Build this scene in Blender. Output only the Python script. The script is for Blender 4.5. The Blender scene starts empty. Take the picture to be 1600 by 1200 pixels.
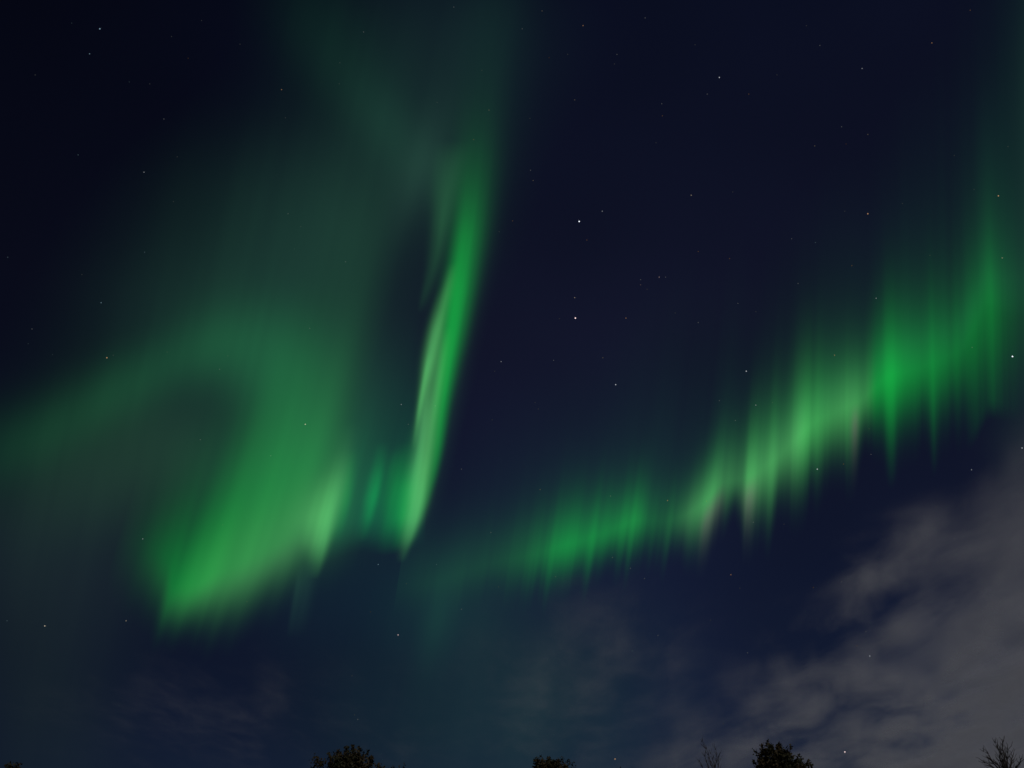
import bpy, math, random
import numpy as np
from mathutils import Vector, Matrix

scene = bpy.context.scene
R = math.radians
random.seed(7)
rng = np.random.default_rng(11)

# ------------------------------------------------------------------ camera
F_PX = 1920.0                      # focal length in pixels of the 1600 px wide photograph
PITCH = R(29.5)
CAM = np.array([0.0, 0.0, 1.65])
cam_data = bpy.data.cameras.new("camera")
cam = bpy.data.objects.new("camera", cam_data)
scene.collection.objects.link(cam)
cam_data.sensor_width = 36.0
cam_data.lens = F_PX / 1600.0 * 36.0
cam_data.clip_start = 0.1
cam_data.clip_end = 3.0e6
cam.location = CAM
cam.rotation_euler = (math.pi / 2 + PITCH, 0, 0)
scene.camera = cam

# ------------------------------------------------------------------ exposure
scene.view_settings.view_transform = 'Standard'
scene.view_settings.look = 'None'
scene.view_settings.exposure = 0.0
scene.view_settings.gamma = 1.0
scene.view_settings.use_curve_mapping = False
scene.cycles.transparent_max_bounces = 64
scene.cycles.max_bounces = 6

# ------------------------------------------------------------------ moonlit sky and moon lamp
MOON_EL, MOON_AZ = R(38), R(150)   # azimuth clockwise from +Y: behind the camera, to the right
world = bpy.data.worlds.new("World")
scene.world = world
world.use_nodes = True
wn, wl = world.node_tree.nodes, world.node_tree.links
wn.clear()
w_out = wn.new("ShaderNodeOutputWorld")
w_bg = wn.new("ShaderNodeBackground")
w_sky = wn.new("ShaderNodeTexSky")
w_sky.sky_type = 'NISHITA'
w_sky.sun_disc = False
w_sky.sun_elevation = MOON_EL
w_sky.sun_rotation = MOON_AZ
w_sky.air_density = 1.0
w_sky.dust_density = 0.6
w_sky.ozone_density = 2.0
# the night air is not even: broad faint airglow patches, darker toward the west (left)
w_tc = wn.new("ShaderNodeTexCoord")
w_noise = wn.new("ShaderNodeTexNoise")
w_noise.inputs["Scale"].default_value = 3.2
w_noise.inputs["Detail"].default_value = 2.0
wl.new(w_tc.outputs["Generated"], w_noise.inputs["Vector"])
w_sep = wn.new("ShaderNodeSeparateXYZ")
wl.new(w_tc.outputs["Generated"], w_sep.inputs[0])
w_west = wn.new("ShaderNodeMapRange")
w_west.interpolation_type = 'SMOOTHSTEP'
w_west.inputs["From Min"].default_value = -0.45
w_west.inputs["From Max"].default_value = 0.05
w_west.inputs["To Min"].default_value = 0.30
w_west.inputs["To Max"].default_value = 1.0
wl.new(w_sep.outputs["X"], w_west.inputs["Value"])
w_patch = wn.new("ShaderNodeMapRange")
w_patch.inputs["From Min"].default_value = 0.35
w_patch.inputs["From Max"].default_value = 0.65
w_patch.inputs["To Min"].default_value = 0.84
w_patch.inputs["To Max"].default_value = 1.16
wl.new(w_noise.outputs["Fac"], w_patch.inputs["Value"])
w_high = wn.new("ShaderNodeMapRange"); w_high.interpolation_type = 'SMOOTHSTEP'   # ... mostly high up
w_high.inputs["From Min"].default_value = 0.46
w_high.inputs["From Max"].default_value = 0.76
w_high.inputs["To Min"].default_value = 0.80
wl.new(w_sep.outputs["Z"], w_high.inputs["Value"])
w_dim = wn.new("ShaderNodeMix")
w_dim.inputs["A"].default_value = 1.0
wl.new(w_high.outputs[0], w_dim.inputs["Factor"]); wl.new(w_west.outputs[0], w_dim.inputs["B"])
w_mul = wn.new("ShaderNodeMath"); w_mul.operation = 'MULTIPLY'
wl.new(w_dim.outputs["Result"], w_mul.inputs[0]); wl.new(w_patch.outputs[0], w_mul.inputs[1])
w_mul2 = wn.new("ShaderNodeMath"); w_mul2.operation = 'MULTIPLY'
wl.new(w_mul.outputs[0], w_mul2.inputs[0])
SKY_STRENGTH = 0.0112
w_mul2.inputs[1].default_value = SKY_STRENGTH
w_tint = wn.new("ShaderNodeMixRGB"); w_tint.blend_type = 'MULTIPLY'
w_tint.inputs[0].default_value = 1.0
# clear cold night air: bluer than the plain daylight model, most of all toward the horizon
w_ramp = wn.new("ShaderNodeValToRGB")
wl.new(w_sep.outputs["Z"], w_ramp.inputs[0])
els = w_ramp.color_ramp.elements
els[0].position, els[0].color = 0.18, (0.27, 0.33, 0.54, 1)
els[1].position, els[1].color = 0.75, (0.35, 0.31, 0.53, 1)
for p, c in ((0.35, (0.34, 0.34, 0.61, 1)), (0.53, (0.52, 0.39, 0.62, 1))):
    e = els.new(p); e.color = c
wl.new(w_ramp.outputs[0], w_tint.inputs[2])
wl.new(w_sky.outputs[0], w_tint.inputs[1])
wl.new(w_tint.outputs[0], w_bg.inputs["Color"])
wl.new(w_mul2.outputs[0], w_bg.inputs["Strength"])
wl.new(w_bg.outputs[0], w_out.inputs["Surface"])

sun_data = bpy.data.lights.new("moonlight", 'SUN')
sun_data.energy = 0.66
sun_data.angle = R(0.5)
sun_data.color = (1.0, 0.985, 0.97)
sun = bpy.data.objects.new("moonlight", sun_data)
scene.collection.objects.link(sun)
moon_dir = Vector((math.sin(MOON_AZ) * math.cos(MOON_EL), math.cos(MOON_AZ) * math.cos(MOON_EL), math.sin(MOON_EL)))
sun.rotation_euler = (-moon_dir).to_track_quat('-Z', 'Y').to_euler()
sun.location = (0, 0, 60)

# ------------------------------------------------------------------ helpers
def ray(x, y):
    """unit view direction(s) toward a point of the 1600x1200 photograph, in world axes"""
    x = np.asarray(x, float); y = np.asarray(y, float)
    cx, cy = (x - 800) / F_PX, (600 - y) / F_PX
    dx = cx
    dy = np.cos(PITCH) - cy * np.sin(PITCH)
    dz = np.sin(PITCH) + cy * np.cos(PITCH)
    n = np.sqrt(dx * dx + dy * dy + dz * dz)
    return dx / n, dy / n, dz / n

def at_dist(x, y, d):
    dx, dy, dz = ray(x, y)
    return np.stack([CAM[0] + dx * d, CAM[1] + dy * d, CAM[2] + dz * d], -1)

def at_range(x, y, D):
    """point at horizontal distance D from the camera"""
    dx, dy, dz = ray(x, y)
    return at_dist(x, y, D / np.sqrt(dx * dx + dy * dy))

def tag(o, label=None, cat=None, group=None, kind=None):
    if label: o["label"] = label
    if cat: o["category"] = cat
    if group: o["group"] = group
    if kind: o["kind"] = kind
    return o

def empty(name, loc):
    o = bpy.data.objects.new(name, None)
    scene.collection.objects.link(o)
    o.location = loc
    return o

def mesh_obj(name, verts, faces, mat, parent=None, smooth=False):
    me = bpy.data.meshes.new(name)
    origin = np.array(parent.location) if parent is not None else np.zeros(3)
    verts = np.asarray(verts, float) - origin
    me.from_pydata([tuple(v) for v in verts], [], [tuple(int(i) for i in f) for f in faces])
    me.update()
    if smooth:
        me.polygons.foreach_set("use_smooth", [True] * len(me.polygons))
    me.materials.append(mat)
    o = bpy.data.objects.new(name, me)
    scene.collection.objects.link(o)
    if parent is not None:
        o.parent = parent
    return o

def interp(x, xs, ys):
    """smooth (monotone cubic) interpolation through control points"""
    xs = np.asarray(xs, float); ys = np.asarray(ys, float)
    if xs[0] > xs[-1]:
        xs, ys = xs[::-1], ys[::-1]
    h = np.diff(xs); d = np.diff(ys) / h
    m = np.zeros_like(ys)
    m[0], m[-1] = d[0], d[-1]
    for i in range(1, len(xs) - 1):
        if d[i - 1] * d[i] > 0:
            w1, w2 = 2 * h[i] + h[i - 1], h[i] + 2 * h[i - 1]
            m[i] = (w1 + w2) / (w1 / d[i - 1] + w2 / d[i])
    x = np.clip(np.asarray(x, float), xs[0], xs[-1])
    k = np.clip(np.searchsorted(xs, x) - 1, 0, len(h) - 1)
    t = (x - xs[k]) / h[k]
    return ((1 + 2 * t) * (1 - t) ** 2 * ys[k] + t * (1 - t) ** 2 * h[k] * m[k]
            + t * t * (3 - 2 * t) * ys[k + 1] + t * t * (t - 1) * h[k] * m[k + 1])

def noise1(x, scale, seed):
    """smooth 1-D noise in -1..1"""
    g = np.random.default_rng(seed).uniform(-1, 1, 4096)
    q = np.asarray(x, float) / scale + 700
    i = np.floor(q).astype(int); f = q - i
    f = f * f * (3 - 2 * f)
    return g[i % 4096] * (1 - f) + g[(i + 1) % 4096] * f

def noise2(x, y, sx, sy, seed):
    g = np.random.default_rng(seed).uniform(-1, 1, (256, 256))
    u = np.asarray(x, float) / sx + 90; v = np.asarray(y, float) / sy + 90
    i = np.floor(u).astype(int); j = np.floor(v).astype(int)
    f = u - i; h = v - j
    f = f * f * (3 - 2 * f); h = h * h * (3 - 2 * h)
    i0, i1, j0, j1 = i % 256, (i + 1) % 256, j % 256, (j + 1) % 256
    return (g[i0, j0] * (1 - f) + g[i1, j0] * f) * (1 - h) + (g[i0, j1] * (1 - f) + g[i1, j1] * f) * h

def sstep(a, b, x):
    t = np.clip((x - a) / (b - a), 0, 1)
    return t * t * (3 - 2 * t)

# ------------------------------------------------------------------ materials
def principled(name, color, rough=0.9, noise_scale=8.0, vary=0.4):
    m = bpy.data.materials.new(name); m.use_nodes = True
    n, l = m.node_tree.nodes, m.node_tree.links
    b = n["Principled BSDF"]
    b.inputs["Roughness"].default_value = rough
    b.inputs["Specular IOR Level"].default_value = 0.2
    tc = n.new("ShaderNodeTexCoord"); tx = n.new("ShaderNodeTexNoise")
    tx.inputs["Scale"].default_value = noise_scale; tx.inputs["Detail"].default_value = 6
    l.new(tc.outputs["Object"], tx.inputs["Vector"])
    rp = n.new("ShaderNodeValToRGB")
    rp.color_ramp.elements[0].position = 0.3; rp.color_ramp.elements[1].position = 0.7
    rp.color_ramp.elements[0].color = tuple(c * (1 - vary) for c in color) + (1,)
    rp.color_ramp.elements[1].color = tuple(c * (1 + vary) for c in color) + (1,)
    l.new(tx.outputs["Fac"], rp.inputs[0]); l.new(rp.outputs[0], b.inputs["Base Color"])
    return m

def aurora_material():
    """light given off by thin upper air: adds to whatever is behind it"""
    m = bpy.data.materials.new("aurora_light"); m.use_nodes = True
    n, l = m.node_tree.nodes, m.node_tree.links
    n.clear()
    out = n.new("ShaderNodeOutputMaterial"); add = n.new("ShaderNodeAddShader")
    tr = n.new("ShaderNodeBsdfTransparent"); em = n.new("ShaderNodeEmission")
    at = n.new("ShaderNodeAttribute"); at.attribute_name = "glow"
    l.new(at.outputs["Color"], em.inputs["Color"])
    l.new(em.outputs[0], add.inputs[0]); l.new(tr.outputs[0], add.inputs[1])
    l.new(add.outputs[0], out.inputs["Surface"])
    m.cycles.emission_sampling = 'NONE'
    return m
M_AURORA = aurora_material()

def star_material(name, color, strength):
    m = bpy.data.materials.new(name); m.use_nodes = True
    n, l = m.node_tree.nodes, m.node_tree.links
    n.clear()
    out = n.new("ShaderNodeOutputMaterial"); em = n.new("ShaderNodeEmission")
    em.inputs["Color"].default_value = color + (1,); em.inputs["Strength"].default_value = strength
    l.new(em.outputs[0], out.inputs["Surface"])
    m.cycles.emission_sampling = 'NONE'
    return m

M_BARK = principled("bark", (0.055, 0.045, 0.036), 0.95, 6.0)
M_TWIG = principled("bare_twig_bark", (0.075, 0.062, 0.055), 0.95, 6.0)
M_GROUND = principled("dark_turf", (0.035, 0.045, 0.022), 1.0, 0.6)

def leaf_material():
    m = principled("autumn_leaf", (0.05, 0.05, 0.028), 0.7, 1.4, 0.5)
    n, l = m.node_tree.nodes, m.node_tree.links
    b = n["Principled BSDF"]
    rp = [x for x in n if x.type == 'VALTORGB'][0]
    rp.color_ramp.elements[0].color = (0.030, 0.042, 0.018, 1)
    rp.color_ramp.elements[1].color = (0.085, 0.055, 0.026, 1)
    return m
M_LEAF = leaf_material()

# ------------------------------------------------------------------ ground
def ground():
    n = 60
    r = np.concatenate([np.linspace(0, 200, 31)[1:], np.geomspace(230, 30000, 24)])
    vs = [(0, 0, 0.0)]; fs = []
    for k, q in enumerate(r):
        for j in range(n):
            a = 2 * math.pi * j / n
            z = 0.25 * math.sin(q * 0.09 + 1.3 * j) * min(1, q / 40) if q < 260 else 0.0
            vs.append((q * math.cos(a), q * math.sin(a), z * 0.6))
    for j in range(n):
        fs.append((0, 1 + j, 1 + (j + 1) % n))
    for k in range(len(r) - 1):
        for j in range(n):
            a, b = 1 + k * n + j, 1 + k * n + (j + 1) % n
            fs.append((a, a + n, b + n, b))
    return tag(mesh_obj("ground", vs, fs, M_GROUND, None, True), kind="structure")
ground()

# ------------------------------------------------------------------ aurora
SAT = np.array([0.0, 1.0, 0.085])      # deep green
PALE = np.array([0.20, 1.0, 0.25])      # whitish green
TEAL = np.array([0.10, 1.0, 0.36])
GREY = np.array([0.24, 1.0, 0.52])      # faint haze of the display

def sheet(name, X, Y, D, RGB, parent, thick=6000.0, thr=0.0006):
    """one luminous curtain: a shell of two skins (thick metres apart), cut off where it gives no light"""
    nr, nc = X.shape
    lum = RGB[..., 1]
    k = np.clip((lum - thr) / np.maximum(lum, 1e-9), 0, 1)[..., None]
    E = RGB * k * 0.5
    lit = lum > thr
    cell = lit[:-1, :-1] | lit[1:, :-1] | lit[:-1, 1:] | lit[1:, 1:]
    ii, jj = np.nonzero(cell)
    a = ii * nc + jj
    quads = np.stack([a, a + 1, a + nc + 1, a + nc], 1)
    used = np.unique(quads)
    remap = -np.ones(nr * nc, int); remap[used] = np.arange(len(used))
    q = remap[quads]
    D = np.broadcast_to(D, X.shape)
    P0 = at_range(X, Y, D).reshape(-1, 3)[used]
    P1 = at_range(X, Y, D + thick).reshape(-1, 3)[used]
    n = len(used)
    V = np.concatenate([P0, P1]) - np.array(parent.location)
    Fq = np.concatenate([q, q[:, ::-1] + n])
    me = bpy.data.meshes.new(name)
    me.vertices.add(len(V)); me.vertices.foreach_set("co", V.ravel())
    me.loops.add(Fq.size); me.loops.foreach_set("vertex_index", Fq.ravel())
    me.polygons.add(len(Fq))
    me.polygons.foreach_set("loop_start", np.arange(0, Fq.size, 4))
    me.polygons.foreach_set("loop_total", np.full(len(Fq), 4))
    me.update(calc_edges=True)
    col = me.attributes.new("glow", 'FLOAT_COLOR', 'POINT')
    E = E.reshape(-1, 3)[used]
    rgba = np.ones((2 * n, 4), np.float32); rgba[:n, :3] = E; rgba[n:, :3] = E
    col.data.foreach_set("color", rgba.ravel())
    me.materials.append(M_AURORA)
    o = bpy.data.objects.new(name, me)
    scene.collection.objects.link(o)
    o.parent = parent
    return o

def mix(p):
    p = np.clip(p, 0, 1)[..., None]
    return SAT * (1 - p) + PALE * p

def strand(X, Y, ys, xs, amp, sl, sr, color):
    """a bright filament: centre line xs(ys), brightness amp(ys), soft widths to either side"""
    c = interp(Y, ys, xs); A = interp(Y, ys, amp)
    A = np.where((Y < min(ys)) | (Y > max(ys)), 0, A)
    L = interp(Y, ys, sl) if np.ndim(sl) else sl
    Rr = interp(Y, ys, sr) if np.ndim(sr) else sr
    d = X - c
    s = np.where(d < 0, L, Rr)
    return (A * np.exp(-(np.abs(d) / s) ** 2))[..., None] * color

def pool(X, Y, cx, cy, s1, s2, ang, amp, color, p=2.0):
    """a soft patch of glow"""
    c, s = math.cos(R(ang)), math.sin(R(ang))
    u = (X - cx) * c + (Y - cy) * s
    v = -(X - cx) * s + (Y - cy) * c
    q = np.sqrt((u / s1) ** 2 + (v / s2) ** 2)
    return (amp * np.exp(-q ** p))[..., None] * color

# ---- the band on the right: a rayed curtain climbing to the upper right
band = empty("aurora", (60000, 170000, 80000))
tag(band, "long rayed green aurora band climbing to the right above the grey cloud", "aurora", "green aurora displays in the sky")

def right_band():
    u = np.linspace(620, 1660, 760)
    h = np.concatenate([np.linspace(-190, 160, 150), np.linspace(165, 640, 70)])
    yp0 = interp(u, [620, 690, 760, 840, 880, 920, 960, 1000, 1030, 1060, 1100, 1130, 1170, 1200, 1240, 1270, 1310, 1340, 1390, 1450, 1500, 1525, 1545, 1580, 1660],
                 [920, 905, 882, 864, 852, 841, 826, 812, 814, 808, 786, 754, 745, 726, 690, 662, 642, 628, 588, 570, 545, 505, 470, 480, 470])
    lean = interp(u, [620, 880, 1050, 1180, 1390, 1550, 1660], [0.16, 0.14, 0.12, 0.05, -0.01, -0.02, -0.02])
    Y = yp0[None, :] - h[:, None]
    X = u[None, :] + lean[None, :] * h[:, None]
    U = np.broadcast_to(u[None, :], X.shape)
    n1, n2, n3 = noise1(u, 26, 1), noise1(u, 9, 2), noise1(u, 4.2, 3)
    A = interp(u, [620, 680, 740, 800, 850, 885, 920, 960, 995, 1012, 1035, 1060, 1085, 1110, 1135, 1158, 1172, 1190, 1210, 1232, 1252, 1275, 1305, 1335, 1350, 1370, 1392, 1420, 1450, 1485, 1515, 1545, 1570, 1600, 1660],
               [.005, .016, .026, .050, .130, .235, .205, .185, .180, .100, .070, .120, .210, .270, .160, .170, .330, .270, .290, .290, .370, .310, .270, .290, .255, .265, .300, .205, .190, .145, .120, .130, .070, .036, .020])
    A = A * .92 * (1 + .08 * noise1(u, 61, 5) + .10 * n1 + .09 * n2 + .035 * n3)
    Lu = interp(u, [620, 800, 880, 1000, 1060, 1130, 1170, 1250, 1340, 1390, 1450, 1510, 1545, 1600, 1660],
                [42, 46, 50, 42, 40, 50, 60, 64, 52, 66, 68, 72, 76, 90, 90]) * (1 + .05 * n1 + .03 * n2)
    Ld = interp(u, [620, 800, 880, 1000, 1060, 1110, 1150, 1170, 1250, 1300, 1335, 1352, 1390, 1450, 1500, 1545, 1600, 1660],
                [30, 34, 38, 34, 34, 38, 30, 44, 46, 44, 44, 38, 52, 54, 60, 110, 100, 80])
    Ld = Ld * (1 + .12 * n1 + .08 * n2 + .03 * n3)
    hot = np.zeros_like(u); pink = np.zeros_like(u)
    for x, w, more, down in [(1022, 3, .1, .35), (1047, 4, .30, .75), (1082, 6, .05, .3), (1108, 6, .15, .45), (1138, 4, .1, .4),
                             (1172, 8, .20, .50), (1206, 6, .12, .45), (1228, 4, .0, .2), (1254, 7, .10, .15), (1282, 5, .0, .25), (1333, 6, .12, .75),
                             (1392, 6, .04, .75), (1385, 14, .06, .1), (1457, 6, .04, .65), (1430, 5, .03, .3), (1481, 5, .05, .3), (1519, 6, .08, .2), (1549, 7, .08, .3),
                             (860, 6, .05, .3), (925, 5, .1, .35), (975, 4, .12, .4), (990, 4, .12, .45)]:
        w *= 1.35
        g = np.exp(-((u - x) / w) ** 2)
        A = A * (1 + more * g); Ld = Ld * (1 + .34 * down * g)
    for x, w in [(1172, 12), (1108, 10), (1336, 6), (1125, 10)]:
        pink += np.exp(-((u - x) / w) ** 2)
    H = h[:, None]
    up = np.exp(-(np.clip(H, 0, None) / Lu) ** 1.4)
    dn = np.exp(-(np.clip(-H, 0, None) / Ld) ** 1.75)
    B = A * np.where(H > 0, up, dn)
    p = interp(u, [620, 820, 880, 1010, 1050, 1080, 1240, 1270, 1330, 1352, 1372, 1660],
               [.6, .18, .05, .16, .40, .85, .85, .62, .78, .62, .04, .02])
    p2 = np.clip(p[None, :] * (1 - .35 * sstep(0, 90, H)) , 0, 1)
    RGB = B[..., None] * mix(p2)
    # reddish lower fringe of the brightest rays
    fr = (A * np.clip(pink, 0, 1) * sstep(5, -45, H) * dn)[..., None]
    RGB = RGB + fr * np.array([.26, .0, .16]) - fr * np.array([0, .18, 0])
    # tall faint rays above the band
    At = interp(u, [620, 800, 880, 1000, 1080, 1180, 1260, 1340, 1400, 1480, 1545, 1600, 1660],
                [.006, .015, .022, .026, .024, .020, .030, .036, .040, .037, .042, .020, .016])
    At = At * (1 + .30 * noise1(u, 34, 8) + .10 * noise1(u, 12, 9))
    Lt = interp(u, [620, 880, 1040, 1180, 1340, 1480, 1545, 1600, 1660], [110, 125, 150, 130, 130, 170, 190, 300, 300])
    tail = At * np.exp(-(np.clip(H, 0, None) / Lt) ** 1.25) * sstep(-30, 50, H)
    pt = sstep(1250, 1420, U)[..., None]
    RGB = RGB + tail[..., None] * (TEAL * (1 - .5 * pt) + np.array([.07, 1, .32]) * .5 * pt)
    fade = (sstep(640, 520, H) * sstep(-190, -150, H))[..., None]
    D = interp(u, [620, 900, 1200, 1660], [262000, 240000, 205000, 172000])[None, :]
    sheet("rayed_curtain", X, Y, D, np.clip(RGB * fade, 0, None), band)
right_band()

def right_edge():
    xs = np.linspace(1440, 1680, 60); ys = np.linspace(-40, 1150, 150)
    X, Y = np.meshgrid(xs, ys)
    RGB = pool(X, Y, 1626, 170, 34, 230, 0, .020, GREY) + pool(X, Y, 1620, 560, 60, 170, 5, .012, GREY)
    RGB += pool(X, Y, 1545, 320, 22, 150, 0, .006, TEAL)
    sheet("glow_veil", X, Y, np.full_like(X, 186000.), RGB, band)
right_edge()

# ---- the swirl on the left
swirl = empty("aurora", (-60000, 200000, 80000))
tag(swirl, "broad green aurora swirl with one narrow bright streak rising from its folds", "aurora", "green aurora displays in the sky")

def streak():
    xs = np.linspace(560, 840, 300); ys = np.linspace(-20, 890, 330)
    X, Y = np.meshgrid(xs, ys)
    # pale core: an upper strand along the left edge that passes over into a lower one
    RGB = strand(X, Y, [705, 675, 640, 600, 560, 520, 480, 440, 410], [646, 651, 657, 665, 673, 682, 691, 701, 708],
                 [0, .05, .14, .23, .28, .26, .17, .08, 0], [4, 5, 6, 8, 10, 11, 10, 8, 8], [6, 8, 9, 10, 10, 9, 8, 8, 7], PALE)
    RGB += strand(X, Y, [880, 858, 834, 806, 776, 740, 700, 660, 620, 570, 510], [627, 634, 642, 650, 656, 661, 667, 673, 680, 688, 698],
                  [0, .06, .20, .32, .36, .34, .28, .25, .20, .13, 0], [7, 9, 12, 15, 16, 16, 15, 14, 12, 10, 9], [5, 6, 8, 10, 11, 11, 11, 10, 9, 9, 9], PALE)
    # deep green right flank
    RGB += strand(X, Y, [820, 780, 740, 700, 640, 580, 520, 460, 420, 370, 330, 290, 250, 200, 140, 60, 0],
                  [652, 666, 676, 683, 690, 698, 706, 714, 719, 726, 731, 736, 741, 746, 752, 757, 760],
                  [0, .05, .11, .16, .21, .25, .27, .26, .22, .165, .105, .062, .034, .014, .005, .002, .001],
                  [10, 10, 10, 10, 11, 13, 15, 17, 17, 18, 20, 24, 28, 32, 38, 44, 48],
                  [5, 6, 7, 8, 10, 13, 17, 20, 22, 24, 26, 28, 30, 31, 33, 36, 38], SAT)
    # greyish haze hugging the streak
    RGB += strand(X, Y, [870, 700, 560, 400, 250, 100, -20], [655, 690, 712, 735, 752, 764, 772],
                  [0, .008, .012, .013, .007, .002, .001], [40, 34, 32, 40, 60, 80, 90], [14, 18, 24, 30, 34, 36, 38], GREY)
    # faint second strand on its left
    RGB += strand(X, Y, [490, 460, 420, 380, 340, 300, 260, 220], [655, 664, 676, 685, 691, 696, 702, 708],
                  [0, .018, .028, .040, .052, .046, .030, 0], [4, 6, 9, 12, 14, 18, 22, 26], [8, 9, 10, 11, 13, 16, 20, 24], np.array([.16, 1, .30]))
    # wisps peeling off the left edge
    RGB += strand(X, Y, [700, 670, 630, 590, 550], [646, 651, 657, 664, 671], [0, .05, .13, .10, 0], 3.5, 5, PALE)
    RGB += strand(X, Y, [730, 690, 650, 600], [652, 658, 664, 672], [0, .03, .05, 0], 4, 6, PALE)
    RGB += strand(X, Y, [640, 600, 560, 520, 480], [655, 662, 670, 678, 687], [0, .03, .07, .05, 0], 4, 7, np.array([.16, 1, .28]))
    RGB += strand(X, Y, [790, 750, 710, 660, 610], [637, 645, 652, 660, 668], [0, .035, .05, .035, 0], 9, 9, np.array([.22, 1, .4]))
    # green foot left of the core
    RGB += strand(X, Y, [860, 835, 800, 770, 740, 700, 660], [624, 628, 633, 638, 643, 650, 656],
                  [0, .03, .09, .09, .05, .02, 0], [10, 12, 14, 15, 16, 17, 18], [12, 12, 14, 14, 14, 14, 14], SAT)
    # rays run along the streak
    c = interp(Y, [890, 780, 640, 500, 350, 200, 0], [628, 656, 680, 703, 728, 745, 758])
    RGB *= (1 + .055 * noise2(X - c, Y, 5.5, 120, 21) + .10 * noise2(X - c, Y, 11, 260, 22))[..., None]
    D = interp(Y, [-20, 300, 600, 890], [150000, 175000, 205000, 225000])
    sheet("bright_streak", X, Y, D, RGB, swirl)
streak()

def folds():
    xs = np.linspace(430, 665, 240); ys = np.linspace(400, 1000, 240)
    X, Y = np.meshgrid(xs, ys)
    RGB = strand(X, Y, [905, 885, 865, 840, 810, 780, 755, 730, 700, 660], [493, 498, 502, 507, 512, 520, 527, 534, 541, 550],
                 [0, .05, .14, .25, .30, .25, .17, .09, .03, 0], [10, 14, 20, 28, 32, 30, 26, 22, 20, 20], [4, 6, 8, 10, 14, 15, 15, 14, 13, 12], PALE)
    RGB += strand(X, Y, [850, 820, 780, 740, 700], [520, 530, 540, 546, 552], [0, .035, .07, .04, 0], 9, 9, SAT)
    RGB += strand(X, Y, [846, 825, 800, 775, 750, 725, 690], [566, 572, 578, 584, 589, 593, 598], [0, .035, .110, .150, .115, .055, 0], [8, 9, 10, 12, 12, 11, 10], [8, 9, 9, 9, 9, 9, 9], np.array([.0, 1, .16]))
    RGB += strand(X, Y, [868, 840, 810, 770, 730, 690], [600, 606, 613, 620, 626, 632], [0, .026, .075, .090, .045, 0], 12, 15, SAT)
    RGB += strand(X, Y, [850, 820, 780, 740, 700], [592, 599, 606, 612, 618], [0, .015, .045, .04, 0], 12, 12, SAT)
    RGB += strand(X, Y, [866, 840, 800, 760, 720], [618, 623, 630, 637, 643], [0, .03, .06, .04, 0], 8, 9, SAT)
    # dark teal light standing behind the folds
    base = interp(X, [430, 500, 560, 600, 665], [900, 880, 858, 862, 850])
    hh = base - Y
    B = .058 * sstep(-10, 55, hh) * np.exp(-(np.clip(hh - 60, 0, None) / 125) ** 1.6) * sstep(505, 560, X + .2 * (Y - 750)) * sstep(672, 640, X)
    RGB += B[..., None] * np.array([.02, 1, .36])
    # thin threads hanging below the swirl
    RGB += strand(X, Y, [1000, 960, 920, 880], [450, 457, 464, 471], [0, .007, .013, 0], 4, 6, GREY)
    RGB += strand(X, Y, [1000, 960, 915, 870], [462, 470, 478, 486], [0, .008, .013, 0], 13, 13, GREY)
    q = X + .26 * (Y - 800)
    RGB *= (1 + .06 * noise1(q, 9, 31) + .025 * noise1(q, 4, 32))[..., None]
    D = 236000 + 9000 * np.sin((X - 430) / 38.0)
    sheet("rayed_fold", X, Y, D, RGB, swirl)
folds()

def lower_mass():
    q = np.linspace(150, 540, 260); ys = np.linspace(180, 1040, 200)
    Q, Y = np.meshgrid(q, ys)
    lean = .30
    X = Q + lean * (950 - Y)
    A = interp(q, [150, 185, 215, 238, 252, 270, 292, 320, 350, 385, 415, 440, 465, 490, 540],
               [0, .022, .062, .105, .140, .205, .250, .265, .250, .240, .220, .155, .085, .035, 0])
    A = A * (1 + .07 * noise1(q, 26, 41) + .04 * noise1(q, 11, 42))
    yp = interp(q, [150, 185, 215, 245, 262, 290, 320, 350, 385, 415, 440, 470, 540],
                [838, 846, 858, 880, 915, 912, 894, 878, 858, 836, 826, 820, 815])
    Lu = interp(q, [150, 215, 262, 300, 350, 400, 440, 480, 540], [70, 78, 105, 140, 180, 185, 165, 120, 100])
    Ld = interp(q, [150, 215, 245, 262, 290, 320, 350, 385, 415, 440, 470, 540],
                [60, 56, 50, 46, 44, 52, 64, 68, 68, 66, 60, 56]) * (1 + .05 * noise1(q, 18, 43) + .02 * noise1(q, 8, 44))
    H = yp[None, :] - Y
    B = A * np.where(H > 0, np.exp(-(np.clip(H, 0, None) / Lu) ** 1.5), np.exp(-(np.clip(-H, 0, None) / Ld) ** 2.0))
    p = interp(q, [150, 230, 258, 280, 310, 350, 400, 440, 540], [0, 0, .05, .20, .36, .52, .66, .8, .9])
    p = p[None, :] * (1 - .55 * sstep(0, 130, H)) + .30 * sstep(10, -60, H)
    RGB = B[..., None] * mix(p)
    D = 255000 + 14000 * np.sin((Q - 150) / 90.0)
    sheet("glow_curtain", X, Y, D, RGB, swirl)
lower_mass()

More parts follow.
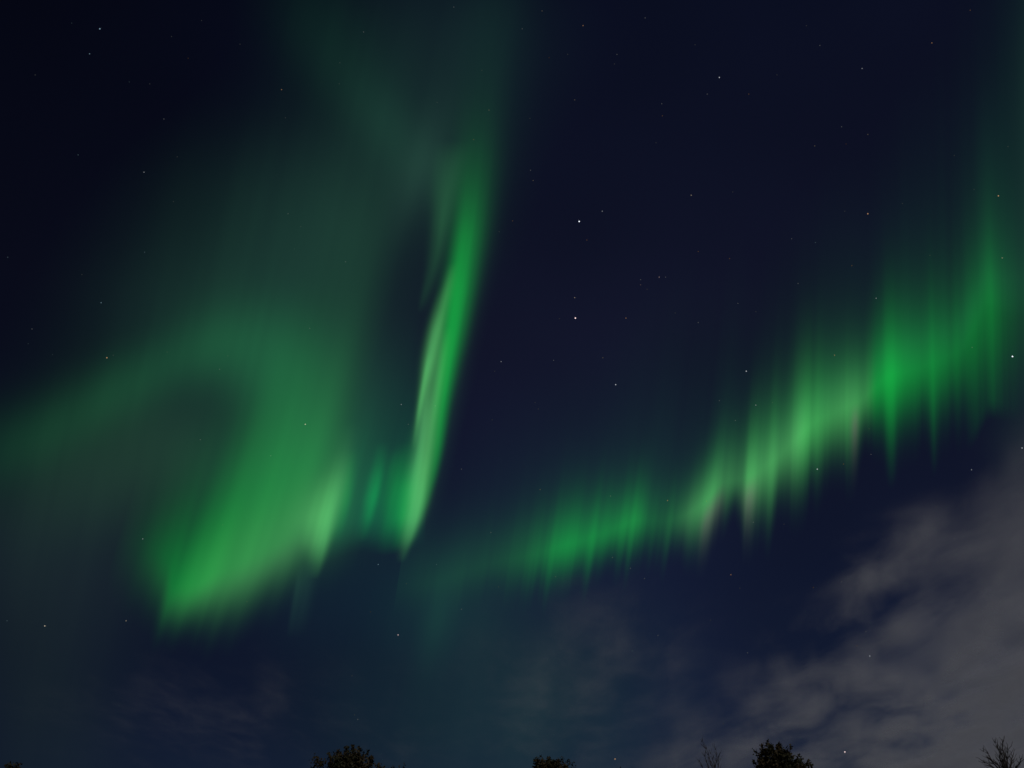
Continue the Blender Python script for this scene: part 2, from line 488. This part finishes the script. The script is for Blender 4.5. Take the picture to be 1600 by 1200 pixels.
def veil():
    xs = np.linspace(-60, 1300, 250); ys = np.linspace(-60, 1290, 220)
    X, Y = np.meshgrid(xs, ys)
    GR = np.array([.07, 1, .27])
    RGB = np.zeros(X.shape + (3,))
    for a in [
        (400, 550, 100, 70, 15, .045, GR), (445, 620, 66, 120, 0, .048, GR), (430, 745, 120, 110, 0, .040, GR),
        (280, 560, 130, 46, -25, .024, GR), (140, 640, 150, 46, -28, .023, GR), (0, 700, 110, 62, -15, .013, GR),
        (250, 690, 190, 100, -10, .023, np.array([.24, 1, .36])), (140, 760, 170, 90, -20, .014, np.array([.34, 1, .5])),
        (420, 430, 230, 130, -42, .022, np.array([.18, 1, .45])), (570, 330, 190, 120, -50, .017, GREY), (300, 400, 260, 120, -45, .008, GREY),
        (520, 640, 70, 190, 8, .020, np.array([.2, 1, .40])), (600, 650, 70, 160, 8, .014, TEAL),
        (650, 275, 30, 95, 18, .017, np.array([.32, 1, .6])), (610, 205, 130, 46, 52, .016, np.array([.18, 1, .5])), (520, 70, 130, 70, 60, .009, TEAL),
        (670, 60, 170, 120, 0, .010, np.array([.25, 1, .6])), (775, 130, 45, 230, 4, .005, TEAL), (700, 180, 60, 120, 10, .006, GREY),
        (70, 1090, 120, 210, 0, .006, np.array([.5, 1, .3])), (110, 880, 200, 120, -10, .008, np.array([.5, 1, .7])),
        (700, 925, 90, 90, 0, .013, TEAL), (685, 960, 22, 75, 12, .010, TEAL), (575, 940, 140, 80, 0, .004, np.array([0, 1, .9])),
        (840, 1090, 170, 170, 0, .014, np.array([.25, 1, .55])), (640, 1110, 170, 140, 0, .006, TEAL),
    ]:
        RGB += pool(X, Y, *a)
    # dark lane between the veil and the streak, and the dark mouth of the swirl
    RGB *= (1 - pool(X, Y, 630, 430, 30, 120, 12, .25, np.ones(3)))
    RGB *= (1 - pool(X, Y, 335, 640, 70, 52, 25, .18, np.ones(3)))
    q = X + .22 * (Y - 600)
    RGB *= (1 + .04 * noise2(q, Y, 11, 260, 53) + .07 * noise2(q, Y, 28, 300, 51) + .12 * noise2(X, Y, 90, 120, 52))[..., None]
    D = 300000 + 30000 * np.sin(X / 260.0)
    sheet("glow_veil", X, Y, D, RGB, swirl, 20000.0)
veil()

# ------------------------------------------------------------------ stars
ME_STAR = None
def star_mesh():
    t = (1 + 5 ** .5) / 2
    v = np.array([(-1, t, 0), (1, t, 0), (-1, -t, 0), (1, -t, 0), (0, -1, t), (0, 1, t), (0, -1, -t), (0, 1, -t), (t, 0, -1), (t, 0, 1), (-t, 0, -1), (-t, 0, 1)])
    v /= np.linalg.norm(v[0])
    f = [(0, 11, 5), (0, 5, 1), (0, 1, 7), (0, 7, 10), (0, 10, 11), (1, 5, 9), (5, 11, 4), (11, 10, 2), (10, 7, 6), (7, 1, 8),
         (3, 9, 4), (3, 4, 2), (3, 2, 6), (3, 6, 8), (3, 8, 9), (4, 9, 5), (2, 4, 11), (6, 2, 10), (8, 6, 7), (9, 8, 1)]
    return v, f
S_DIST = 900000.0
COLS = {'w': (.85, .90, 1.0), 'b': (.50, .78, 1.0), 'o': (1.0, .55, .28), 'y': (1.0, .86, .66), 'p': (1.0, .74, .74)}
LEVELS = {4: 1.3, 3: .44, 2: .19, 1: .068, 0: .030}
SIZES = {4: 1.15, 3: .95, 2: .85, 1: .80, 0: .80}    # radius in photograph pixels
_proto = {}
def star(x, y, c, lev, label, group):
    key = (c, lev)
    if key not in _proto:
        v, f = star_mesh()
        me = bpy.data.meshes.new("star")
        r = SIZES[lev] / F_PX * S_DIST
        me.from_pydata([tuple(q * r) for q in v], [], f)
        me.materials.append(star_material("starlight", COLS[c], LEVELS[lev]))
        _proto[key] = me
    o = bpy.data.objects.new("star", _proto[key])
    o.location = at_dist(x, y, S_DIST)
    scene.collection.objects.link(o)
    tag(o, label, "star", group)

NAMED = [
    (905, 346, 'w', 4, "brilliant blue-white star, upper of the two brightest in the dark middle sky"),
    (899, 497, 'p', 4, "brilliant pinkish star, lower of the two brightest in the dark middle sky"),
    (1320, 1175, 'p', 4, "brilliant star low over the treetops just right of the tallest leafy tree"),
    (1582, 557, 'w', 4, "bright white star at the right end of the rayed aurora band"),
    (1560, 306, 'o', 3, "bright orange star above the right end of the rayed aurora band"),
    (1356, 334, 'o', 3, "bright orange star alone in the dark sky above the rayed band"),
    (1124, 121, 'w', 3, "white star standing alone high in the dark sky right of centre"),
    (70, 978, 'y', 3, "bright pale star low in the sky at far left below the swirl"),
    (167, 559, 'o', 3, "bright orange star on the outer edge of the swirl at left"),
    (156, 45, 'b', 3, "blue star, upper of the close pair in the top left corner"),
    (140, 84, 'b', 2, "blue star, lower of the close pair in the top left corner"),
    (158, 473, 'b', 2, "bluish star directly above the orange star on the outer edge of the swirl"),
    (440, 140, 'o', 2, "small orange star in the dark gap left of the glowing fan at top"),
    (622, 992, 'p', 3, "pinkish star in the dark blue gap under the bright streak"),
    (223, 842, 'w', 2, "white star just left of the bright lower lobe of the swirl"),
    (477, 663, 'y', 3, "yellowish star shining through the green glow left of the bright streak"),
    (1277, 733, 'w', 3, "white star directly under the brightest rays of the aurora band"),
    (1166, 580, 'w', 3, "white star in dim sky close above the middle of the rayed band"),
    (962, 601, 'w', 3, "bluish white star in dim sky above the left half of the rayed band"),
    (1359, 1025, 'w', 3, "white star showing through the middle of the grey cloud"),
    (961, 1186, 'o', 3, "small orange star low between the treetops near the bottom middle"),
    (1456, 67, 'o', 2, "small orange star near the top edge at upper right"),
    (978, 497, 'o', 2, "small orange star level with and right of the brilliant pinkish star"),
    (898, 465, 'y', 2, "small yellowish star just above the brilliant pinkish star"),
    (941, 330, 'w', 2, "small white star beside the brilliant blue-white star at its upper right"),
    (1030, 433, 'p', 2, "small pinkish star, brightest of the tiny cluster in the middle sky"),
    (1080, 305, 'y', 2, "small yellowish star alone halfway down the dark sky right of centre"),
    (591, 882, 'b', 2, "small blue star in the dark notch under the folds of the swirl"),
    (1142, 898, 'o', 2, "small orange star in the navy gap between rayed band and cloud"),
    (1597, 700, 'w', 3, "white star at the right edge of the sky above the cloud"),
    (225, 269, 'w', 2, "small white star in the dark sky high left of the swirl"),
    (1304, 555, 'o', 2, "small orange star on the upper rim of the rayed band"),
    (1043, 782, 'o', 2, "small orange star on the gap in the left half of the rayed band"),
    (197, 970, 'y', 2, "small dull star left of the lowest tip of the swirl"),
]
for s in NAMED:
    star(*s, "stars one can pick out")

FAINT = {
    "faint tiny star in the dark sky along the upper left": [
        (112,36,'b',0),(294,91,'o',0),(256,186,'w',1),(122,242,'b',1),(277,245,'w',0),(271,315,'w',0),(12,402,'b',1),(50,514,'w',1),(44,537,'b',0),
        (82,554,'b',0),(128,429,'w',0),(55,117,'w',0),(202,128,'b',0),(234,131,'w',0),(268,57,'w',0),(315,32,'w',0),(375,69,'w',0),(11,970,'b',1)],
    "faint tiny star glimmering through the green veil of the swirl": [
        (226,394,'b',1),(446,184,'w',0),(450,334,'w',1),(460,389,'b',0),(470,354,'w',0),(540,409,'w',1),(531,98,'w',0),(568,50,'w',1),(709,11,'w',1),
        (764,172,'y',1),(740,218,'o',1),(343,577,'w',1),(484,513,'w',1),(261,550,'w',0),(356,556,'w',0),(313,687,'w',1),(423,712,'w',1),(627,632,'w',2),
        (638,663,'w',1),(753,110,'w',0),(683,160,'w',0),(386,940,'w',0),(348,820,'w',0),(680,634,'w',1),(177,555,'w',0),(530,131,'w',0)],
    "faint tiny star in the dark middle and upper right sky": [
        (816,45,'w',1),(847,17,'y',1),(911,40,'o',2),(898,156,'y',1),(964,85,'w',1),(1034,162,'w',1),(1035,181,'o',1),(1105,147,'w',1),(1170,147,'o',1),
        (1281,71,'w',1),(1347,107,'w',2),(1516,16,'o',1),(1315,198,'w',1),(1356,210,'y',1),(1273,228,'y',1),(1322,225,'o',0),(829,266,'w',1),(833,282,'y',1),
        (801,345,'o',1),(917,375,'o',1),(1145,300,'w',0),(1091,393,'o',1),(1140,404,'o',1),(1040,433,'w',1),(1001,437,'w',1),(1001,445,'p',1),(1091,504,'w',1),
        (1153,474,'w',1),(1181,487,'w',0),(1247,443,'w',1),(1237,373,'w',1),(1274,379,'b',1),(1331,415,'o',1),(865,563,'w',1),(942,559,'y',1),(783,565,'w',2),
        (773,580,'w',0),(887,85,'w',0),(858,90,'o',0),(828,185,'w',0),(780,362,'w',0),(1011,452,'w',0),(1124,626,'w',1),(841,639,'w',0),(836,629,'w',0),(769,656,'w',0),
        (721,733,'w',1),(1260,40,'w',0),(1008,28,'w',1),(1086,70,'w',0),(1214,117,'w',0),(1025,223,'w',0),(1320,330,'w',0),(874,498,'w',0),(1055,489,'w',0),(960,100,'w',0)],
    "faint tiny star in or just above the rayed band": [
        (1181,633,'w',2),(1149,657,'w',1),(1207,629,'w',0),(844,765,'y',1),(954,775,'w',1),(1104,783,'o',1),(1318,725,'o',1),(1369,466,'w',2),(1566,403,'y',2),
        (1522,296,'w',0),(1575,229,'w',0),(1519,543,'w',1),(1361,710,'w',1),(1358,670,'w',0),(868,901,'w',1),(957,871,'w',1),(985,888,'w',1),(1007,904,'w',1),
        (1453,399,'w',0),(1491,243,'w',0),(1410,318,'w',0),(1177,816,'w',1),(1169,771,'w',0)],
    "faint tiny star in the blue sky under the displays or in thin cloud": [
        (682,882,'b',1),(635,912,'w',0),(721,952,'w',1),(579,956,'o',0),(767,832,'w',1),(779,917,'w',0),(559,1124,'w',1),(554,1117,'w',0),(550,1056,'w',0),(795,1065,'w',0),
        (1518,734,'w',2),(1492,842,'w',1),(1156,919,'w',0),(1271,918,'o',1),(1315,909,'w',1),(1028,993,'w',1),(988,1017,'b',1),(1110,969,'w',0),(1168,1020,'w',1),
        (1353,987,'w',1),(1339,1009,'o',1),(1130,1131,'w',0),(1225,819,'w',0),(1463,792,'w',0)],
}
for lab, pts in FAINT.items():
    for (x, y, c, lv) in pts:
        star(x, y, c, lv, lab, lab.replace("faint tiny star", "faint stars"))

# ------------------------------------------------------------------ cloud
def cloud_material(contrast, floor):
    m = bpy.data.materials.new("thin_cloud"); m.use_nodes = True
    n, l = m.node_tree.nodes, m.node_tree.links
    n.clear()
    out = n.new("ShaderNodeOutputMaterial")
    geo = n.new("ShaderNodeNewGeometry")
    mp = n.new("ShaderNodeMapping")
    mp.inputs["Rotation"].default_value = (0, 0, R(-3))
    mp.inputs["Scale"].default_value = (1 / 430.0, 1 / 1050.0, 1 / 1400.0)
    l.new(geo.outputs["Position"], mp.inputs["Vector"])
    n1 = n.new("ShaderNodeTexNoise"); n1.inputs["Scale"].default_value = 1.0
    n1.inputs["Detail"].default_value = 5.0; n1.inputs["Roughness"].default_value = 0.50; n1.inputs["Distortion"].default_value = 0.35
    l.new(mp.outputs[0], n1.inputs["Vector"])
    cov = n.new("ShaderNodeAttribute"); cov.attribute_name = "cover"
    # density = cover * 1.5 + (noise - .5) * k(cover)
    a = n.new("ShaderNodeMath"); a.operation = 'SUBTRACT'; a.inputs[1].default_value = 0.52
    l.new(n1.outputs["Fac"], a.inputs[0])
    b = n.new("ShaderNodeMath"); b.operation = 'MULTIPLY_ADD'
    b.inputs[1].default_value = contrast
    l.new(a.outputs[0], b.inputs[0])
    l.new(cov.outputs["Fac"], b.inputs[2])
    mr = n.new("ShaderNodeMapRange"); mr.interpolation_type = 'SMOOTHSTEP'
    mr.inputs["From Min"].default_value = floor; mr.inputs["From Max"].default_value = 1.40
    mr.inputs["To Min"].default_value = 0.0; mr.inputs["To Max"].default_value = 0.46
    l.new(b.outputs[0], mr.inputs["Value"])
    e = n.new("ShaderNodeMath"); e.operation = 'MULTIPLY'
    gate = n.new("ShaderNodeMapRange"); gate.interpolation_type = 'SMOOTHSTEP'
    gate.inputs["From Max"].default_value = 0.25
    l.new(cov.outputs["Fac"], gate.inputs["Value"])
    l.new(mr.outputs[0], e.inputs[0]); l.new(gate.outputs[0], e.inputs[1])
    df = n.new("ShaderNodeBsdfDiffuse"); tl = n.new("ShaderNodeBsdfTranslucent")
    for s in (df, tl): s.inputs["Color"].default_value = (0.83, 0.83, 0.87, 1)
    mx = n.new("ShaderNodeMixShader"); mx.inputs[0].default_value = 0.72
    l.new(df.outputs[0], mx.inputs[1]); l.new(tl.outputs[0], mx.inputs[2])
    tr = n.new("ShaderNodeBsdfTransparent")
    fin = n.new("ShaderNodeMixShader")
    l.new(e.outputs[0], fin.inputs[0]); l.new(tr.outputs[0], fin.inputs[1]); l.new(mx.outputs[0], fin.inputs[2])
    l.new(fin.outputs[0], out.inputs["Surface"])
    return m

def cloud(name, label, cover_fn, heights, xr, yr, contrast, floor, nx=90, ny=70, thr=.012):
    xs = np.linspace(*xr, nx); ys = np.linspace(*yr, ny)
    X, Y = np.meshgrid(xs, ys)
    V, Fs, Cv = [], [], []
    off = 0
    C0 = cover_fn(X, Y)
    lit = C0 > thr
    cell = lit[:-1, :-1] | lit[1:, :-1] | lit[:-1, 1:] | lit[1:, 1:]
    ii, jj = np.nonzero(cell)
    a = ii * nx + jj
    quads = np.stack([a, a + 1, a + nx + 1, a + nx], 1)
    used = np.unique(quads); remap = -np.ones(nx * ny, int); remap[used] = np.arange(len(used))
    for k, hgt in enumerate(heights):
        dx, dy, dz = ray(X, Y)
        P = at_dist(X, Y, (hgt - CAM[2]) / dz).reshape(-1, 3)[used]
        P[:, 2] += 60 * np.sin(P[:, 0] / 900.0 + k) * np.cos(P[:, 1] / 1300.0)
        V.append(P); Fs.append(remap[quads] + off); Cv.append(C0.ravel()[used]); off += len(used)
    o = mesh_obj(name, np.concatenate(V), np.concatenate(Fs), cloud_material(contrast, floor), None, True)
    at = o.data.attributes.new("cover", 'FLOAT', 'POINT')
    at.data.foreach_set("value", np.concatenate(Cv).astype(np.float32))
    tag(o, label, "cloud", kind="stuff")
    return o

def cover_bank(X, Y):
    d = ((X - 900) * 550 + (Y - 1200) * 700) / 890.0
    c = .50 * sstep(170, 470, d) + .30 * sstep(-70, 190, d) + .16 * np.exp(-(((X - 1400) / 90) ** 2 + ((Y - 850) / 70) ** 2)) + .10 * np.exp(-(((X - 1600) / 150) ** 2 + ((Y - 930) / 120) ** 2))
    c += .40 * np.exp(-(((X - 1600) / 200) ** 2 + ((Y - 1150) / 220) ** 2))
    return c * sstep(-100, 50, d)
def cover_wisp(X, Y):
    c = .30 * np.exp(-(((X - 930) / 190) ** 2 + ((Y - 1040) / 130) ** 2))
    c += .21 * np.exp(-(((X - 330) / 240) ** 2 + ((Y - 1090) / 80) ** 2))
    c += .14 * np.exp(-(((X - 640) / 500) ** 2 + ((Y - 1210) / 80) ** 2))
    return c
cloud("cloud_bank", "mottled grey cloud bank filling the lower right sky", cover_bank, (2940, 2980, 3020, 3060), (780, 1720), (560, 1290), 1.9, -0.15)
cloud("cloud_wisp", "thin hazy cloud wisps low over the treetops left of the cloud bank", cover_wisp, (3600, 3800), (0, 1300), (860, 1290), 1.1, 0.0, thr=.01)

# ------------------------------------------------------------------ trees
def tube(path, radii, sides=6):
    path = [Vector(p) for p in path]
    vs, fs = [], []
    for i, p in enumerate(path):
        t = (path[min(i + 1, len(path) - 1)] - path[max(i - 1, 0)]).normalized()
        a = t.cross(Vector((.31, .93, .17))).normalized(); b = t.cross(a)
        for k in range(sides):
            w = 2 * math.pi * k / sides
            vs.append(tuple(p + (a * math.cos(w) + b * math.sin(w)) * radii[i]))
    for i in range(len(path) - 1):
        for k in range(sides):
            k2 = (k + 1) % sides
            fs.append((i * sides + k, i * sides + k2, (i + 1) * sides + k2, (i + 1) * sides + k))
    fs.append(tuple(range(sides))[::-1]); fs.append(tuple((len(path) - 1) * sides + k for k in range(sides)))
    return vs, fs

def join(parts):
    V, Fc, off = [], [], 0
    for v, f in parts:
        V += list(v); Fc += [tuple(i + off for i in q) for q in f]; off += len(v)
    return V, Fc

def bend(a, b, n=5, amt=.06, rnd=random):
    a, b = Vector(a), Vector(b)
    L = (b - a).length
    pts = []
    for i in range(n + 1):
        t = i / n
        p = a.lerp(b, t)
        if 0 < i < n:
            p += Vector((rnd.uniform(-1, 1), rnd.uniform(-1, 1), rnd.uniform(-1, 1))) * L * amt
        pts.append(p)
    return pts

def leafy_tree(label, dist, lobes, n_leaves, leaf=.15, seed=1, group="dark leafy treetops along the bottom"):
    """lobes: (x, y, rx, ry) in photograph pixels -> clumps of the crown at this distance"""
    rnd = np.random.default_rng(seed); r2 = random.Random(seed)
    cx = sum(l[0] for l in lobes) / len(lobes)
    base = at_range(cx, 1200, dist); base[2] = 0
    t = empty("leafy_tree", tuple(base))
    tag(t, label, "tree", group)
    px = dist / F_PX * 1.12
    C = [(at_range(l[0], l[1] + 10, dist + r2.uniform(-.6, .6)), l[2] * px, l[3] * px) for l in lobes]
    low_z = min(c[0][2] for c in C)
    # the rest of the crown, below the picture
    wid = max(l[0] + l[2] for l in lobes) - min(l[0] - l[2] for l in lobes)
    W = max(wid * px * .62, 1.5)
    for k in range(9):
        a = 2 * math.pi * k / 9 * 1.7
        f = k / 8
        z = low_z - .6 - f * low_z * .45
        rad = W * (.55 + .5 * math.sin(math.pi * min(f + .25, 1)))
        C.append((np.array([base[0] + .6 * rad * math.cos(a), base[1] + .6 * rad * math.sin(a), z]), rad * .62, rad * .55))
    fork = Vector((base[0], base[1], low_z * .45))
    parts = [tube(bend(base, fork, 6, .012, r2), [.24 * (low_z / 12) * (1 - .4 * i / 6) for i in range(7)], 8)]
    for c, rx, rz in C:
        parts.append(tube(bend(fork, c[:], 5, .05, r2), [.10 * (1 - .85 * i / 5) for i in range(6)], 5))
        for j in range(7):
            d = rnd.normal(size=3); d /= np.linalg.norm(d); d[2] = abs(d[2]) * .8
            e = np.array(c) + d * np.array([rx, rx, rz]) * r2.uniform(.6, 1.0)
            parts.append(tube(bend(c, e, 3, .08, r2), [.02, .015, .010, .004], 4))
    v, f = join(parts)
    mesh_obj("trunk", v, f, M_BARK, t, True)
    # leaves: sprays of small blades, thicker near the clump's skin, each clump with its own tufts
    w = np.array([c[1] * c[1] * c[2] for c in C]) ** .75
    w[:len(lobes)] *= 3.0
    w /= w.sum()
    V, Fc = [], []
    for k, (c, rx, rz) in enumerate(C):
        n = int(n_leaves * w[k])
        tufts = max(6, int(n / 40))
        d = rnd.normal(size=(tufts, 3)); d /= np.linalg.norm(d, axis=1)[:, None]
        rr = rnd.uniform(.2, 1.0, tufts) ** .5
        tc = np.array(c) + d * rr[:, None] * np.array([rx, rx, rz])
        which = rnd.integers(0, tufts, n)
        ts = rnd.uniform(.05, .13, tufts)
        out = d * .6 + np.array([0, 0, .9]); out /= np.linalg.norm(out, axis=1)[:, None]
        tl = rnd.uniform(.15, .50, tufts)          # each tuft is a little spray pointing up and out
        s = rnd.uniform(-.35, 1, n)
        P = tc[which] + out[which] * (tl[which] * s)[:, None] + np.clip(rnd.normal(size=(n, 3)), -1.8, 1.8) * (ts[which] * (1.15 - .75 * np.clip(s, 0, 1)))[:, None]
        ax = rnd.normal(size=(n, 3)); ax /= np.linalg.norm(ax, axis=1)[:, None]
        bx = np.cross(ax, rnd.normal(size=(n, 3))); bx /= np.linalg.norm(bx, axis=1)[:, None]
        L = leaf * rnd.uniform(.5, 1.15, n)[:, None]
        q = np.stack([P - ax * L * .5, P + bx * L * .30, P + ax * L * .5, P - bx * L * .30], 1).reshape(-1, 3)
        o = len(V)
        V += [tuple(s) for s in q]
        Fc += [(o + 4 * i, o + 4 * i + 1, o + 4 * i + 2, o + 4 * i + 3) for i in range(n)]
    mesh_obj("crown", V, Fc, M_LEAF, t)
    return t

leafy_tree("broad leafy treetop with rounded dome and lower left shoulder, left of bottom middle", 62,
           [(551, 1187, 24, 19), (540, 1180, 16, 13), (562, 1182, 15, 13), (512, 1194, 19, 11), (494, 1184, 5, 5), (574, 1188, 8, 8), (532, 1192, 18, 12)], 15000, seed=3)
leafy_tree("tiny double tip of a treetop just right of the broad domed tree", 70,
           [(615, 1198, 4, 6), (626, 1199, 4, 6), (620, 1206, 13, 9)], 6000, seed=4)
leafy_tree("squat rounded leafy treetop near the bottom middle", 66,
           [(848, 1191, 9, 9), (862, 1192, 9, 9), (874, 1190, 9, 9), (860, 1198, 24, 10), (843, 1198, 9, 8)], 11000, seed=5)
leafy_tree("barely showing treetop between the squat tree and the bare twigs", 74,
           [(973, 1200, 4, 4), (980, 1205, 12, 8)], 5000, seed=6)
leafy_tree("tallest leafy treetop with ragged crown stepping down to the right", 58,
           [(1209, 1179, 15, 17), (1200, 1169, 6, 8), (1218, 1171, 9, 9), (1229, 1173, 6, 8), (1228, 1184, 14, 14), (1204, 1192, 18, 12),
            (1240, 1195, 16, 9), (1258, 1194, 8, 7), (1186, 1171, 3.2, 4.5)], 17000, seed=7)
leafy_tree("small dark treetop peeping up in the bottom left corner", 64,
           [(22, 1197, 8, 5), (14, 1203, 16, 8), (27, 1202, 6, 7)], 7000, seed=8)

def bare_tree(label, dist, root, tips, seed, thick=1.0, extra=3):
    r2 = random.Random(seed)
    base = at_range(root[0], root[1], dist); fork = Vector(base); base = base.copy(); base[2] = 0
    t = empty("bare_tree", tuple(base))
    tag(t, label, "tree", "bare autumn trees along the bottom")
    v, f = tube(bend(base, fork, 6, .012, r2), [.17 * (1 - .55 * i / 6) for i in range(7)], 8)
    mesh_obj("trunk", v, f, M_TWIG, t, True)
    for (x, y) in tips:
        tip = at_range(x, y, dist + r2.uniform(-1.2, 1.2))
        path = bend(fork, tip, 7, .035, r2)
        parts = [tube(path, [thick * (.045 * (1 - i / 7) + .007) for i in range(8)], 5)]
        for i in range(2, 8):
            for j in range(extra):
                p = path[i]
                L = r2.uniform(.25, .8) * (1 - .06 * i)
                q = p + (Vector(tip) - fork).normalized() * L * .8 + Vector((r2.uniform(-1, 1), r2.uniform(-1, 1), r2.uniform(-.1, .5))) * L * .6
                tw = bend(p, q, 3, .08, r2)
                parts.append(tube(tw, [thick * s for s in (.014, .011, .008, .005)], 4))
        v, f = join(parts)
        mesh_obj("branch", v, f, M_TWIG, t, True)

bare_tree("thin brush of upright bare twigs left of the tallest leafy tree", 75, (1120, 1232),
          [(1097, 1160), (1104, 1170), (1111, 1178), (1118, 1172), (1122, 1184), (1093, 1190)], 21, .8, 4)
bare_tree("leafless branching treetop in the bottom right corner against the grey cloud", 60, (1576, 1216),
          [(1537, 1174), (1545, 1186), (1555, 1161), (1562, 1172), (1567, 1160), (1574, 1172), (1582, 1182), (1594, 1190), (1540, 1192)], 22, 1.0, 3)
